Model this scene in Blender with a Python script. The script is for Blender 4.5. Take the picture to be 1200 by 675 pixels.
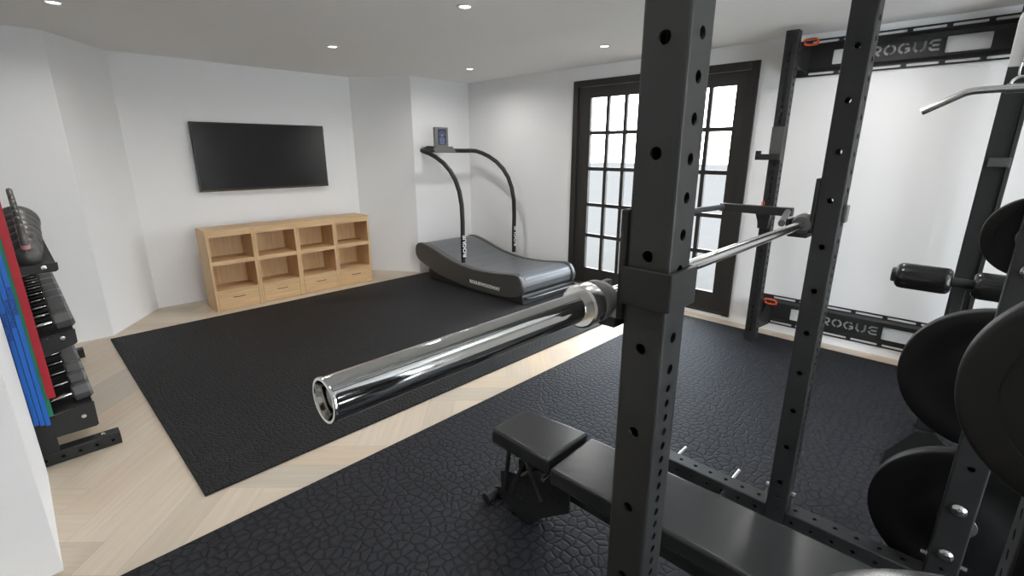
import bpy, bmesh, math, random
from mathutils import Vector, Matrix
random.seed(7)
for o in list(bpy.data.objects): bpy.data.objects.remove(o, do_unlink=True)
S = bpy.context.scene
COL = S.collection

# ------------------------------------------------------------ camera, light, exposure
cam_d = bpy.data.cameras.new('camera'); cam = bpy.data.objects.new('camera', cam_d); COL.objects.link(cam)
cam_d.sensor_width = 36; cam_d.lens = 17.04; cam_d.clip_start = 0.02
F = Vector((0.68866717, 0.67165761, -0.27315487)); U = Vector((0.19536276, 0.19091108, 0.96197004)); R = F.cross(U)
m = Matrix((R, U, -F)).transposed().to_4x4(); m.translation = Vector((0, 0, 1.5)); cam.matrix_world = m
S.camera = cam
S.view_settings.view_transform = 'Standard'; S.view_settings.look = 'None'
S.view_settings.gamma = 1; S.view_settings.use_curve_mapping = False
S.view_settings.exposure = 0.93
SKY = 6.6          # brightness of the sky outside the doors
SUN = 1.2
SPOT = 3.7          # watts of each downlight
CEIL = 2.325
WX = 4.38           # door wall
YJ = 5.06           # plane of the two wall returns
YT = 5.67           # television wall

w = bpy.data.worlds.new('world'); S.world = w; w.use_nodes = True
nt = w.node_tree; nt.nodes.clear()
out = nt.nodes.new('ShaderNodeOutputWorld'); bg = nt.nodes.new('ShaderNodeBackground')
tc = nt.nodes.new('ShaderNodeTexCoord'); sep = nt.nodes.new('ShaderNodeSeparateXYZ'); rp = nt.nodes.new('ShaderNodeValToRGB')
nt.links.new(tc.outputs['Generated'], sep.inputs[0]); nt.links.new(sep.outputs['Z'], rp.inputs[0])
rp.color_ramp.elements[0].position = 0.0; rp.color_ramp.elements[0].color = (1, .97, .92, 1)
rp.color_ramp.elements[1].position = 0.25; rp.color_ramp.elements[1].color = (.80, .90, 1, 1)
nt.links.new(rp.outputs[0], bg.inputs[0]); bg.inputs[1].default_value = SKY
nt.links.new(bg.outputs[0], out.inputs[0])

sd = bpy.data.lights.new('sun', 'SUN'); sd.energy = SUN; sd.angle = math.radians(5); sd.color = (1, .9, .75)
so = bpy.data.objects.new('sun', sd); COL.objects.link(so)
so.rotation_euler = Vector((1.0, -0.03, 0.98)).to_track_quat('Z', 'Y').to_euler()
so.location = (7, 2, 5)

# ------------------------------------------------------------ materials
MATS = {}
def mat(name, col, rough=0.5, metal=0.0, bump=None, var=0.0, coat=0.0, spec=0.5, vscale=6.0):
    if name in MATS: return MATS[name]
    M = bpy.data.materials.new(name); M.use_nodes = True; n = M.node_tree; b = n.nodes['Principled BSDF']
    b.inputs['Base Color'].default_value = (*col, 1); b.inputs['Roughness'].default_value = rough
    b.inputs['Metallic'].default_value = metal; b.inputs['Coat Weight'].default_value = coat
    b.inputs['Specular IOR Level'].default_value = spec
    t = n.nodes.new('ShaderNodeTexCoord')
    if var:
        no = n.nodes.new('ShaderNodeTexNoise'); no.inputs['Scale'].default_value = vscale; no.inputs['Detail'].default_value = 4
        r = n.nodes.new('ShaderNodeValToRGB'); n.links.new(t.outputs['Object'], no.inputs['Vector']); n.links.new(no.outputs[0], r.inputs[0])
        r.color_ramp.elements[0].position = .3; r.color_ramp.elements[1].position = .7
        r.color_ramp.elements[0].color = (*[c*(1-var) for c in col], 1); r.color_ramp.elements[1].color = (*[min(1, c*(1+var)) for c in col], 1)
        n.links.new(r.outputs[0], b.inputs['Base Color'])
    if bump:
        no = n.nodes.new('ShaderNodeTexNoise'); no.inputs['Scale'].default_value = bump[0]; no.inputs['Detail'].default_value = 3
        bp = n.nodes.new('ShaderNodeBump'); bp.inputs['Strength'].default_value = bump[1]; bp.inputs['Distance'].default_value = .002
        n.links.new(t.outputs['Object'], no.inputs['Vector']); n.links.new(no.outputs[0], bp.inputs['Height']); n.links.new(bp.outputs[0], b.inputs['Normal'])
    MATS[name] = M
    return M
WALL = mat('wall_paint', (.86, .86, .86), .85, bump=(60, .15), var=.01, vscale=1.5)
CEILM = mat('ceiling_paint', (.92, .912, .90), .95, var=.012, vscale=1.2)
BLACK = mat('powder_coat', (.021, .022, .022), .45, spec=.32, bump=(900, .12), var=.06)
BLACK2 = mat('black_steel', (.014, .015, .015), .5, spec=.3, bump=(700, .12))
DARKM = mat('door_paint', (.027, .025, .022), .45, bump=(80, .1), var=.05)
CHROME = mat('chrome', (.62, .62, .61), .07, 1.0)
STEEL = mat('satin_steel', (.62, .62, .61), .25, 1.0)
VINYL = mat('vinyl', (.020, .021, .021), .25, spec=.4, bump=(400, .08))
RUBBER = mat('plate_rubber', (.008, .008, .008), .5, spec=.22, bump=(500, .15))
GREYR = mat('collar_rubber', (.055, .055, .052), .55)
IRON = mat('cast_iron', (.10, .10, .097), .38, .3, bump=(350, .35), var=.15)
HEX = mat('hex_rubber', (.10, .10, .10), .42, bump=(300, .2), var=.1)
PINK = mat('pink_band', (.55, .28, .29), .5)
REDB = mat('red_band', (.36, .008, .02), .55)
BLUEB = mat('blue_band', (.008, .12, .50), .55)
GREENB = mat('green_band', (.008, .17, .09), .55)
PRINTB = mat('band_print', (.004, .012, .12), .6)
WHITE = mat('white_print', (.8, .8, .78), .5)
ORANGE = mat('orange_pull', (.75, .09, .02), .4)
GREYPL = mat('silver_plate', (.58, .58, .57), .42, .5)
BODY = mat('treadmill_shell', (.070, .068, .065), .36, bump=(500, .1))
BODYD = mat('treadmill_base', (.016, .016, .016), .5)
BELT = mat('treadmill_belt', (.125, .13, .14), .33)
ENDCAP = mat('bare_cap', (.55, .56, .57), .22, .9)
TVB = mat('tv_bezel', (.008, .008, .008), .3)
TVS = mat('tv_screen', (.006, .006, .006), .22, spec=.35)
BRONZE = mat('dark_bronze', (.10, .07, .04), .4, .8)
CONC = mat('terrace', (.073, .070, .066), 1.0, var=.03, spec=0.0)
PAVE = CONC

def wood(name, c1, c2, axis, rough=.45, uv=False, scale=1.0):
    M = bpy.data.materials.new(name); M.use_nodes = True; n = M.node_tree; b = n.nodes['Principled BSDF']
    t = n.nodes.new('ShaderNodeTexCoord'); mp = n.nodes.new('ShaderNodeMapping')
    n.links.new(t.outputs['UV' if uv else 'Object'], mp.inputs[0])
    sc = [28*scale]*3; sc[axis] = 1.8*scale; mp.inputs['Scale'].default_value = sc
    no = n.nodes.new('ShaderNodeTexNoise'); no.inputs['Scale'].default_value = 1.6; no.inputs['Detail'].default_value = 6; no.inputs['Distortion'].default_value = .6
    n.links.new(mp.outputs[0], no.inputs['Vector'])
    r = n.nodes.new('ShaderNodeValToRGB'); r.color_ramp.elements[0].position = .3; r.color_ramp.elements[1].position = .72
    r.color_ramp.elements[0].color = (*c2, 1); r.color_ramp.elements[1].color = (*c1, 1)
    n.links.new(no.outputs[0], r.inputs[0]); last = r.outputs[0]
    if uv:
        at = n.nodes.new('ShaderNodeAttribute'); at.attribute_name = 'tint'
        mx = n.nodes.new('ShaderNodeMix'); mx.data_type = 'RGBA'; mx.blend_type = 'MULTIPLY'; mx.inputs[0].default_value = 1
        n.links.new(last, mx.inputs[6]); n.links.new(at.outputs['Color'], mx.inputs[7]); last = mx.outputs[2]
    n.links.new(last, b.inputs['Base Color']); b.inputs['Roughness'].default_value = rough
    bp = n.nodes.new('ShaderNodeBump'); bp.inputs['Strength'].default_value = .12; bp.inputs['Distance'].default_value = .001
    n.links.new(no.outputs[0], bp.inputs['Height']); n.links.new(bp.outputs[0], b.inputs['Normal'])
    return M
OAKX = wood('oak_x', (.68, .46, .25), (.56, .36, .18), 0)
OAKZ = wood('oak_z', (.68, .46, .25), (.56, .36, .18), 2)
FLOORM = wood('herringbone_oak', (.64, .545, .43), (.57, .475, .365), 0, rough=.42, uv=True)

def rubber_mat(name, cell, stretch, c_hi, c_lo, strength):
    M = bpy.data.materials.new(name); M.use_nodes = True; n = M.node_tree; b = n.nodes['Principled BSDF']
    t = n.nodes.new('ShaderNodeTexCoord'); mp = n.nodes.new('ShaderNodeMapping'); mp.inputs['Scale'].default_value = (stretch[0], stretch[1], 1)
    mp.inputs['Rotation'].default_value = (0, 0, math.radians(0))
    n.links.new(t.outputs['Object'], mp.inputs[0])
    wn = n.nodes.new('ShaderNodeTexNoise'); wn.inputs['Scale'].default_value = 14
    n.links.new(mp.outputs[0], wn.inputs['Vector'])
    ad = n.nodes.new('ShaderNodeVectorMath'); ad.operation = 'MULTIPLY_ADD'; ad.inputs[1].default_value = (.035, .035, 0)
    n.links.new(wn.outputs['Color'], ad.inputs[0]); n.links.new(mp.outputs[0], ad.inputs[2])
    v = n.nodes.new('ShaderNodeTexVoronoi'); v.feature = 'DISTANCE_TO_EDGE'; v.voronoi_dimensions = '2D'; v.inputs['Scale'].default_value = 1/cell; v.inputs['Randomness'].default_value = .8
    n.links.new(ad.outputs[0], v.inputs['Vector'])
    r = n.nodes.new('ShaderNodeValToRGB'); r.color_ramp.elements[0].position = .0; r.color_ramp.elements[1].position = .22
    r.color_ramp.elements[0].color = (0, 0, 0, 1); r.color_ramp.elements[1].color = (1, 1, 1, 1); r.color_ramp.interpolation = 'EASE'
    n.links.new(v.outputs['Distance'], r.inputs[0])
    fn = n.nodes.new('ShaderNodeTexNoise'); fn.inputs['Scale'].default_value = 60; fn.inputs['Detail'].default_value = 4; fm = n.nodes.new('ShaderNodeMapping'); fm.inputs['Scale'].default_value = (1, 3.2, 1); fm.inputs['Rotation'].default_value = (0, 0, .6)
    n.links.new(t.outputs['Object'], fm.inputs[0]); n.links.new(fm.outputs[0], fn.inputs['Vector'])
    mx = n.nodes.new('ShaderNodeMath'); mx.operation = 'MULTIPLY_ADD'; mx.inputs[1].default_value = .6
    n.links.new(fn.outputs[0], mx.inputs[0]); n.links.new(r.outputs[0], mx.inputs[2])
    bp = n.nodes.new('ShaderNodeBump'); bp.inputs['Strength'].default_value = strength; bp.inputs['Distance'].default_value = .006
    n.links.new(mx.outputs[0], bp.inputs['Height']); n.links.new(bp.outputs[0], b.inputs['Normal'])
    cr = n.nodes.new('ShaderNodeMix'); cr.data_type = 'RGBA'; cr.inputs[6].default_value = (*c_lo, 1); cr.inputs[7].default_value = (*c_hi, 1)
    n.links.new(r.outputs[0], cr.inputs[0]); n.links.new(cr.outputs[2], b.inputs['Base Color'])
    b.inputs['Roughness'].default_value = .60; b.inputs['Specular IOR Level'].default_value = .24
    return M
MAT1 = rubber_mat('rubber_mat_fine', .030, (1.0, 1.6), (.0165, .017, .018), (.008, .008, .009), .8)
MAT2 = rubber_mat('rubber_mat_cobble', .043, (1.0, 1.1), (.0165, .018, .023), (.005, .0055, .007), .5)

GLASS = bpy.data.materials.new('pane_glass'); GLASS.use_nodes = True
n = GLASS.node_tree; n.nodes.clear(); o_ = n.nodes.new('ShaderNodeOutputMaterial'); tr = n.nodes.new('ShaderNodeBsdfTransparent'); gl = n.nodes.new('ShaderNodeBsdfGlossy')
gl.inputs['Roughness'].default_value = .02; mx = n.nodes.new('ShaderNodeMixShader'); fr = n.nodes.new('ShaderNodeFresnel'); fr.inputs[0].default_value = 1.35
ge = n.nodes.new('ShaderNodeNewGeometry'); iv = n.nodes.new('ShaderNodeMath'); iv.operation = 'SUBTRACT'; iv.inputs[0].default_value = 1.0; mu = n.nodes.new('ShaderNodeMath'); mu.operation = 'MULTIPLY'
n.links.new(ge.outputs['Backfacing'], iv.inputs[1]); n.links.new(iv.outputs[0], mu.inputs[0]); n.links.new(fr.outputs[0], mu.inputs[1]); n.links.new(mu.outputs[0], mx.inputs[0]); n.links.new(tr.outputs[0], mx.inputs[1]); n.links.new(gl.outputs[0], mx.inputs[2]); n.links.new(mx.outputs[0], o_.inputs[0])

def emis(name, col, s):
    M = bpy.data.materials.new(name); M.use_nodes = True; b = M.node_tree.nodes['Principled BSDF']
    b.inputs['Base Color'].default_value = (*col, 1); b.inputs['Emission Color'].default_value = (*col, 1); b.inputs['Emission Strength'].default_value = s
    return M
LAMP = emis('lamp_glow', (1, .97, .92), 3.0)
SCREEN = emis('console_screen', (.015, .018, .03), .5)
SCRB = emis('console_blue', (.10, .13, .22), .5)

# ------------------------------------------------------------ mesh helpers
def box(bm, lo, hi, mtx=None):
    vs = []
    for x in (lo[0], hi[0]):
        for y in (lo[1], hi[1]):
            for z in (lo[2], hi[2]):
                v = Vector((x, y, z)); vs.append(bm.verts.new(mtx @ v if mtx else v))
    for f in ((0,1,3,2),(4,6,7,5),(0,4,5,1),(2,3,7,6),(0,2,6,4),(1,5,7,3)): bm.faces.new([vs[i] for i in f])
def frame(d):
    d = Vector(d).normalized(); a = Vector((0,0,1)) if abs(d.z) < .9 else Vector((1,0,0))
    u = d.cross(a).normalized(); return u, d.cross(u).normalized()
def tube(bm, pts, r, seg=20, caps=True):
    pts = [Vector(p) for p in pts]; rings = []
    rr = r if isinstance(r, (list, tuple)) else [r]*len(pts)
    u, v = frame(pts[1]-pts[0]); 
    for i, p in enumerate(pts):
        d = ((pts[min(i+1, len(pts)-1)]-p).normalized() + (p-pts[max(i-1, 0)]).normalized()).normalized()
        u = (u - d*u.dot(d)).normalized(); v = d.cross(u)
        k = 1.0
        if 0 < i < len(pts)-1:
            c = (pts[i+1]-p).normalized().dot(d); k = 1/max(c, .5)
            k = 1.0
        rings.append([bm.verts.new(p + (u*math.cos(2*math.pi*j/seg) + v*math.sin(2*math.pi*j/seg))*rr[i]) for j in range(seg)])
    for a, b in zip(rings, rings[1:]):
        for j in range(seg): bm.faces.new((a[j], a[(j+1)%seg], b[(j+1)%seg], b[j]))
    if caps: bm.faces.new(rings[0][::-1]); bm.faces.new(rings[-1])
def lathe(bm, origin, axis, prof, seg=48):
    """prof: list of (along, radius)"""
    o = Vector(origin); d = Vector(axis).normalized(); u, v = frame(d); rings = []
    for a, r in prof:
        if r < 1e-5: rings.append([bm.verts.new(o+d*a)])
        else: rings.append([bm.verts.new(o+d*a+(u*math.cos(2*math.pi*j/seg)+v*math.sin(2*math.pi*j/seg))*r) for j in range(seg)])
    for a, b in zip(rings, rings[1:]):
        for j in range(seg):
            if len(a) == 1 and len(b) == 1: break
            if len(a) == 1: bm.faces.new((a[0], b[(j+1)%seg], b[j]))
            elif len(b) == 1: bm.faces.new((a[j], a[(j+1)%seg], b[0]))
            else: bm.faces.new((a[j], a[(j+1)%seg], b[(j+1)%seg], b[j]))
def prism(bm, poly, o, u, v, n_, depth):
    """polygon (a,b) in plane u,v at origin o, extruded along n_ by depth"""
    o, u, v, n_ = map(Vector, (o, u, v, n_))
    A = [bm.verts.new(o+u*a+v*b) for a, b in poly]; B = [bm.verts.new(o+u*a+v*b+n_*depth) for a, b in poly]
    bm.faces.new(A[::-1]); bm.faces.new(B)
    k = len(poly)
    for i in range(k): bm.faces.new((A[i], A[(i+1)%k], B[(i+1)%k], B[i]))
def new(name, bm, m_, parent=None, smooth=False, bevel=0, seg=2, auto=True):
    bmesh.ops.recalc_face_normals(bm, faces=bm.faces)
    me = bpy.data.meshes.new(name); bm.to_mesh(me); bm.free()
    ob = bpy.data.objects.new(name, me); COL.objects.link(ob)
    for q in (m_ if isinstance(m_, (list, tuple)) else [m_]): me.materials.append(q)
    if smooth:
        for p in me.polygons: p.use_smooth = True
        if auto: 
            try: me.set_sharp_from_angle(angle=math.radians(38))
            except Exception: pass
    if bevel:
        b = ob.modifiers.new('bevel', 'BEVEL'); b.width = bevel; b.segments = seg; b.limit_method = 'ANGLE'; b.angle_limit = math.radians(40)
        b.harden_normals = False
    if parent:
        ob.parent = parent
        ob.matrix_parent_inverse = Matrix.Translation(-parent.location) if parent.type == 'EMPTY' and parent.parent is None and not any(parent.rotation_euler) else Matrix.Identity(4)
    return ob
def BM(): return bmesh.new()
def bx(name, lo, hi, m_, parent=None, bevel=0, **k):
    b = BM(); box(b, lo, hi); return new(name, b, m_, parent, bevel=bevel, **k)
def tb(name, pts, r, m_, parent=None, seg=20):
    b = BM(); tube(b, pts, r, seg); return new(name, b, m_, parent, smooth=True)
def struct(o): o['kind'] = 'structure'; return o
def tag(o, label, cat, group=None):
    o['label'] = label; o['category'] = cat
    if group: o['group'] = group
    return o
def thing(name, label, cat, loc=(0,0,0), group=None):
    e = bpy.data.objects.new(name, None); e.empty_display_size = .1; COL.objects.link(e); e.location = loc
    return tag(e, label, cat, group)
def part(o, label): o['label'] = label; return o
def bake(ob):
    dg = bpy.context.evaluated_depsgraph_get(); me = bpy.data.meshes.new_from_object(ob.evaluated_get(dg)); ob.modifiers.clear(); ob.data = me; return ob
def text_mesh(name, body, size, o, right, up, m_, parent=None, depth=.0008, sx=1.0, bold=0.0, align='CENTER', spacing=1.0):
    c = bpy.data.curves.new(name, 'FONT'); c.body = body; c.size = size; c.extrude = depth; c.offset = bold; c.align_x = align; c.align_y = 'CENTER'; c.space_character = spacing
    t = bpy.data.objects.new(name, c); COL.objects.link(t); bpy.context.view_layer.update()
    me = bpy.data.meshes.new_from_object(t.evaluated_get(bpy.context.evaluated_depsgraph_get())); bpy.data.objects.remove(t)
    r_, u_ = Vector(right).normalized(), Vector(up).normalized(); nn = r_.cross(u_)
    mt = Matrix((r_*sx, u_, nn)).transposed().to_4x4(); mt.translation = Vector(o); me.transform(mt)
    me.materials.clear(); me.materials.append(m_)
    ob = bpy.data.objects.new(name, me); COL.objects.link(ob)
    if parent:
        ob.parent = parent
        if parent.type == 'EMPTY': ob.matrix_parent_inverse = Matrix.Translation(-parent.location)
    return ob

def panel(bm, o, L, W, nrm, length, w0, w1, holes, t):
    """one wall of a perforated tube. o: corner axis origin; L: length dir; W: width dir. holes: (s along, c across, r)"""
    o, L, W, nrm = map(Vector, (o, L, W, nrm)); P = lambda s, c: o+L*s+W*c
    s0 = 0.0; holes = sorted(holes); N = 16
    def quad(a, b):
        if b-a > 1e-6: bm.faces.new([bm.verts.new(P(*q)) for q in ((a, w0), (b, w0), (b, w1), (a, w1))])
    for i, (s, c, r) in enumerate(holes):
        lo = max(s0, s-r*1.35); nxt = holes[i+1][0]-holes[i+1][2]*1.35 if i+1 < len(holes) else length
        hi = min(s+r*1.35, (s + holes[i+1][0])/2 if i+1 < len(holes) else length)
        quad(s0, lo)
        ring = []; sq = []
        for k in range(N):
            a = 2*math.pi*(k+.5)/N; ca, sa = math.cos(a), math.sin(a)
            ring.append((s+ca*r, c+sa*r))
        # rectangle boundary points on same rays (clipped to rect)
        for k in range(N):
            a = 2*math.pi*(k+.5)/N; ca, sa = math.cos(a), math.sin(a)
            ts = []
            if ca > 1e-9: ts.append((hi-s)/ca)
            if ca < -1e-9: ts.append((lo-s)/ca)
            if sa > 1e-9: ts.append((w1-c)/sa)
            if sa < -1e-9: ts.append((w0-c)/sa)
            tt = min(ts); sq.append((s+ca*tt, c+sa*tt))
        corners = [(hi, w1), (lo, w1), (lo, w0), (hi, w0)]
        A = [bm.verts.new(P(*q)) for q in ring]; B = [bm.verts.new(P(*q)) for q in sq]
        I = [bm.verts.new(P(*q)-nrm*t) for q in ring]
        def ang(q): return math.atan2(q[1]-c, q[0]-s) % (2*math.pi)
        ca_ = [(ang(q), q) for q in corners]
        for k in range(N):
            k2 = (k+1) % N; a0 = ang(sq[k]); a1 = ang(sq[k2]); 
            if a1 < a0: a1 += 2*math.pi
            mid = [q for an, q in ca_ if a0 < an < a1 or a0 < an+2*math.pi < a1]
            bm.faces.new([A[k], B[k]] + [bm.verts.new(P(*q)) for q in mid] + [B[k2], A[k2]])
            bm.faces.new((A[k], A[k2], I[k2], I[k]))
        s0 = hi
    quad(s0, length)
def perf_tube(name, base, axis, a_dir, b_dir, length, wa, wb, holes_a, holes_b, m_, parent=None, c=.006, t=.006, caps=True):
    """Square tube. base = min corner, axis = length; faces normal +-a carry holes_a (positions across b), faces +-b carry holes_b."""
    bm = BM(); base, ax, A, B = map(Vector, (base, axis, a_dir, b_dir))
    ha = [(s, wb/2, r) for s, r in holes_a]; hb = [(s, wa/2, r) for s, r in holes_b]
    panel(bm, base, ax, B, -A, length, c, wb-c, ha, t); panel(bm, base+A*wa, ax, B, A, length, c, wb-c, ha, t)
    panel(bm, base, ax, A, -B, length, c, wa-c, hb, t); panel(bm, base+B*wb, ax, A, B, length, c, wa-c, hb, t)
    outl = []
    for (ca, cb, a0) in ((wa-c, wb-c, 0), (c, wb-c, 90), (c, c, 180), (wa-c, c, 270)):
        arc = [(ca+c*math.cos(math.radians(a0+k*30)), cb+c*math.sin(math.radians(a0+k*30))) for k in range(4)]
        outl += arc
        lo = [bm.verts.new(base+A*x+B*y) for x, y in arc]; hi = [bm.verts.new(base+A*x+B*y+ax*length) for x, y in arc]
        for k in range(3): bm.faces.new((lo[k], lo[k+1], hi[k+1], hi[k]))
    if caps:
        bm.faces.new([bm.verts.new(base+A*x+B*y) for x, y in outl][::-1]); bm.faces.new([bm.verts.new(base+A*x+B*y+ax*length) for x, y in outl])
    bmesh.ops.remove_doubles(bm, verts=bm.verts, dist=1e-5)
    bmesh.ops.recalc_face_normals(bm, faces=bm.faces)
    me = bpy.data.meshes.new(name); bm.to_mesh(me); bm.free(); ob = bpy.data.objects.new(name, me); COL.objects.link(ob); me.materials.append(m_)
    if parent: ob.parent = parent; ob.matrix_parent_inverse = Matrix.Translation(-parent.location)
    return ob

# ------------------------------------------------------------ room shell
XL, YB = -1.9, -2.0
# floor: herringbone boards, one mesh
def make_floor():
    bm = BM(); uv = bm.loops.layers.uv.new('UVMap'); tl = bm.loops.layers.color.new('tint')
    W, K = .16, 5; Lg = W*K
    r2 = math.sqrt(.5)
    def rot(x, y): return ((x-y)*r2, (x+y)*r2)
    def board(x0, y0, x1, y1, horiz, sh):
        g = .0004
        pts = [(x0+g, y0+g), (x1-g, y0+g), (x1-g, y1-g), (x0+g, y1-g)]
        wp = [rot(*q) for q in pts]; cx = sum(q[0] for q in wp)/4; cy = sum(q[1] for q in wp)/4
        if not (XL-.4 < cx < WX+.4 and YB-.4 < cy < YT+.4): return
        vs = [bm.verts.new((q[0], q[1], 0)) for q in wp]; f = bm.faces.new(vs)
        k = random.uniform(.93, 1.05); wm = random.uniform(-.02, .02); ou, ov = random.uniform(0, 50), random.uniform(0, 50)
        for lp, q in zip(f.loops, pts):
            a, b_ = (q[0], q[1]) if horiz else (q[1], q[0])
            lp[uv].uv = (a+ou, b_+ov); lp[tl] = (k*(1+wm), k, k*(1-wm), 1)
    N = 90
    for i in range(-N, N):
        for j in range(-12, 13):
            # classic herringbone: horizontal boards and vertical boards stepping diagonally
            x = i*W + j*Lg*2*0; y = i*W
            for m_ in range(-8, 9):
                ox = x + m_*2*Lg
                if j == 0:
                    board(ox, y, ox+Lg, y+W, True, i); board(ox-W, y, ox, y+Lg, False, i) if False else board(ox+Lg, y+W-Lg, ox+Lg+W, y+W, False, i)
    bm2 = bm
    o = new('floor', bm2, FLOORM); struct(o)
    b = BM(); box(b, (XL-.2, YB-.2, -.12), (WX+.2, YT+.2, -.0015)); s = new('floor', b, mat('subfloor', (.30, .24, .17), .8)); struct(s)
make_floor()

TH = .15
def wallpoly(name, pts, z0, z1, th=TH):
    """vertical wall slab between two plan points, thickness to the outside (right of direction)"""
    (x0, y0), (x1, y1) = pts; d = Vector((x1-x0, y1-y0, 0)); nrm = Vector((d.y, -d.x, 0)).normalized()
    bm = BM(); prism(bm, [(0, z0), (d.length, z0), (d.length, z1), (0, z1)], (x0, y0, 0), d.normalized(), (0, 0, 1), nrm, th)
    return struct(new(name, bm, WALL))
# right (door) wall with opening
DY0, DY1, DZ0, DZ1 = 1.508, 3.350, .035, 2.190
bm = BM()
for lo, hi in (((WX, YB-TH, 0), (WX+TH, DY0, CEIL)), ((WX, DY1, 0), (WX+TH, YJ+TH, CEIL)), ((WX, DY0, DZ1), (WX+TH, DY1, CEIL)), ((WX, DY0, 0), (WX+TH, DY1, DZ0))): box(bm, lo, hi)
struct(new('wall_right', bm, WALL))
wallpoly('wall_return', ((WX, YJ), (3.50, YJ)), 0, CEIL)
wallpoly('wall_alcove_right', ((3.50, YJ), (3.06, YT)), 0, CEIL)
wallpoly('wall_television', ((3.06, YT), (.82, YT)), 0, CEIL)
wallpoly('wall_alcove_left', ((.82, YT), (.39, YJ)), 0, CEIL)
wallpoly('wall_far', ((.39, YJ), (XL, YJ)), 0, CEIL)
wallpoly('wall_left', ((XL, YJ), (XL, YB)), 0, CEIL)
bm = BM(); WIN = [(.50, 1.60), (1.75, 2.75)]; wz0, wz1 = .12, 2.12  # back wall is unseen; its openings are added to let in more daylight
xs = XL-TH
for a_, b_ in WIN: box(bm, (xs, YB-TH, 0), (a_, YB, CEIL)); box(bm, (a_, YB-TH, 0), (b_, YB, wz0)); box(bm, (a_, YB-TH, wz1), (b_, YB, CEIL)); xs = b_
box(bm, (xs, YB-TH, 0), (WX+TH, YB, CEIL)); struct(new('wall_back', bm, WALL))
for i_, (a_, b_) in enumerate(WIN):
    bm = BM()
    for q0, q1 in ((a_, a_+.05), (b_-.05, b_), ((a_+b_)/2-.02, (a_+b_)/2+.02)): box(bm, (q0, YB-.10, wz0), (q1, YB-.04, wz1))
    box(bm, (a_+.05, YB-.10, wz0), (b_-.05, YB-.04, wz0+.05)); box(bm, (a_+.05, YB-.10, wz1-.05), (b_-.05, YB-.04, wz1))
    wn_ = struct(new('added_window_%d' % (i_+1), bm, DARKM)); bm = BM(); box(bm, (a_+.05, YB-.072, wz0+.05), (b_-.05, YB-.068, wz1-.05)); new('glass', bm, GLASS, wn_)  # frame and glass of an added daylight opening behind the camera
bm = BM(); box(bm, (XL, 2.20, 0), (-.128, 3.00, CEIL)); struct(new('wall_partition', bm, WALL))
bm = BM(); box(bm, (XL-TH, YB-TH, CEIL), (WX+TH, YT+TH, CEIL+.12)); struct(new('ceiling', bm, CEILM))
bm = BM(); box(bm, (WX+TH, -30, -.3), (60, 40, -.12)); struct(new('terrace_ground', bm, CONC))
bm = BM(); box(bm, (-40, -40, -.3), (WX+TH-.01, YB-TH-.001, -.12)); struct(new('bounce_ground', bm, mat('bounce_pale', (.84, .83, .80), .9, var=.03)))  # unseen ground, added very pale to bounce skylight up onto the ceiling

# ------------------------------------------------------------ french doors
d1 = BM()
fw = .062
box(d1, (WX-.022, DY0, DZ0), (WX+.06, DY0+fw, DZ1)); box(d1, (WX-.022, DY1-fw, DZ0), (WX+.06, DY1, DZ1)); box(d1, (WX-.022, DY0+fw, DZ1-fw), (WX+.06, DY1-fw, DZ1))
box(d1, (WX-.005, DY0+fw, DZ0), (WX+.06, DY1-fw, DZ0+.02))
DF = struct(new('door_frame', d1, DARKM, bevel=.003))
ym = (DY0+DY1)/2
def leaf(idx, y0, y1, ps, pe):
    """leaf between y0<y1; glass field ps..pe"""
    z0, z1 = DZ0+.022, DZ1-fw-.003; g0, g1 = .235, 2.02; x0, x1 = WX+.002, WX+.042
    bm = BM(); box(bm, (x0, y0, z0), (x1, ps, z1)); box(bm, (x0, pe, z0), (x1, y1, z1)); box(bm, (x0, ps, z0), (x1, pe, g0)); box(bm, (x0, ps, g1), (x1, pe, z1))
    lf = struct(new('door_%d' % idx, bm, DARKM, bevel=.003))
    bm = BM(); mw = .036
    for k in (1, 2):
        y = ps + (pe-ps)*k/3; box(bm, (x0+.006, y-mw/2, g0), (x1-.004, y+mw/2, g1))
    zs = [1.675, 1.312, .935, .602]
    for z in zs: box(bm, (x0+.004, ps, z-mw/2), (x1-.006, pe, z+mw/2))
    new('muntins', bm, DARKM, lf)
    bm = BM(); box(bm, (WX+.020, ps, g0), (WX+.024, pe, g1)); new('glass', bm, GLASS, lf)
leaf(1, DY0+fw+.002, ym-.002, 1.680, 2.318)
leaf(2, ym+.002, DY1-fw-.002, 2.520, 3.138)

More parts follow.
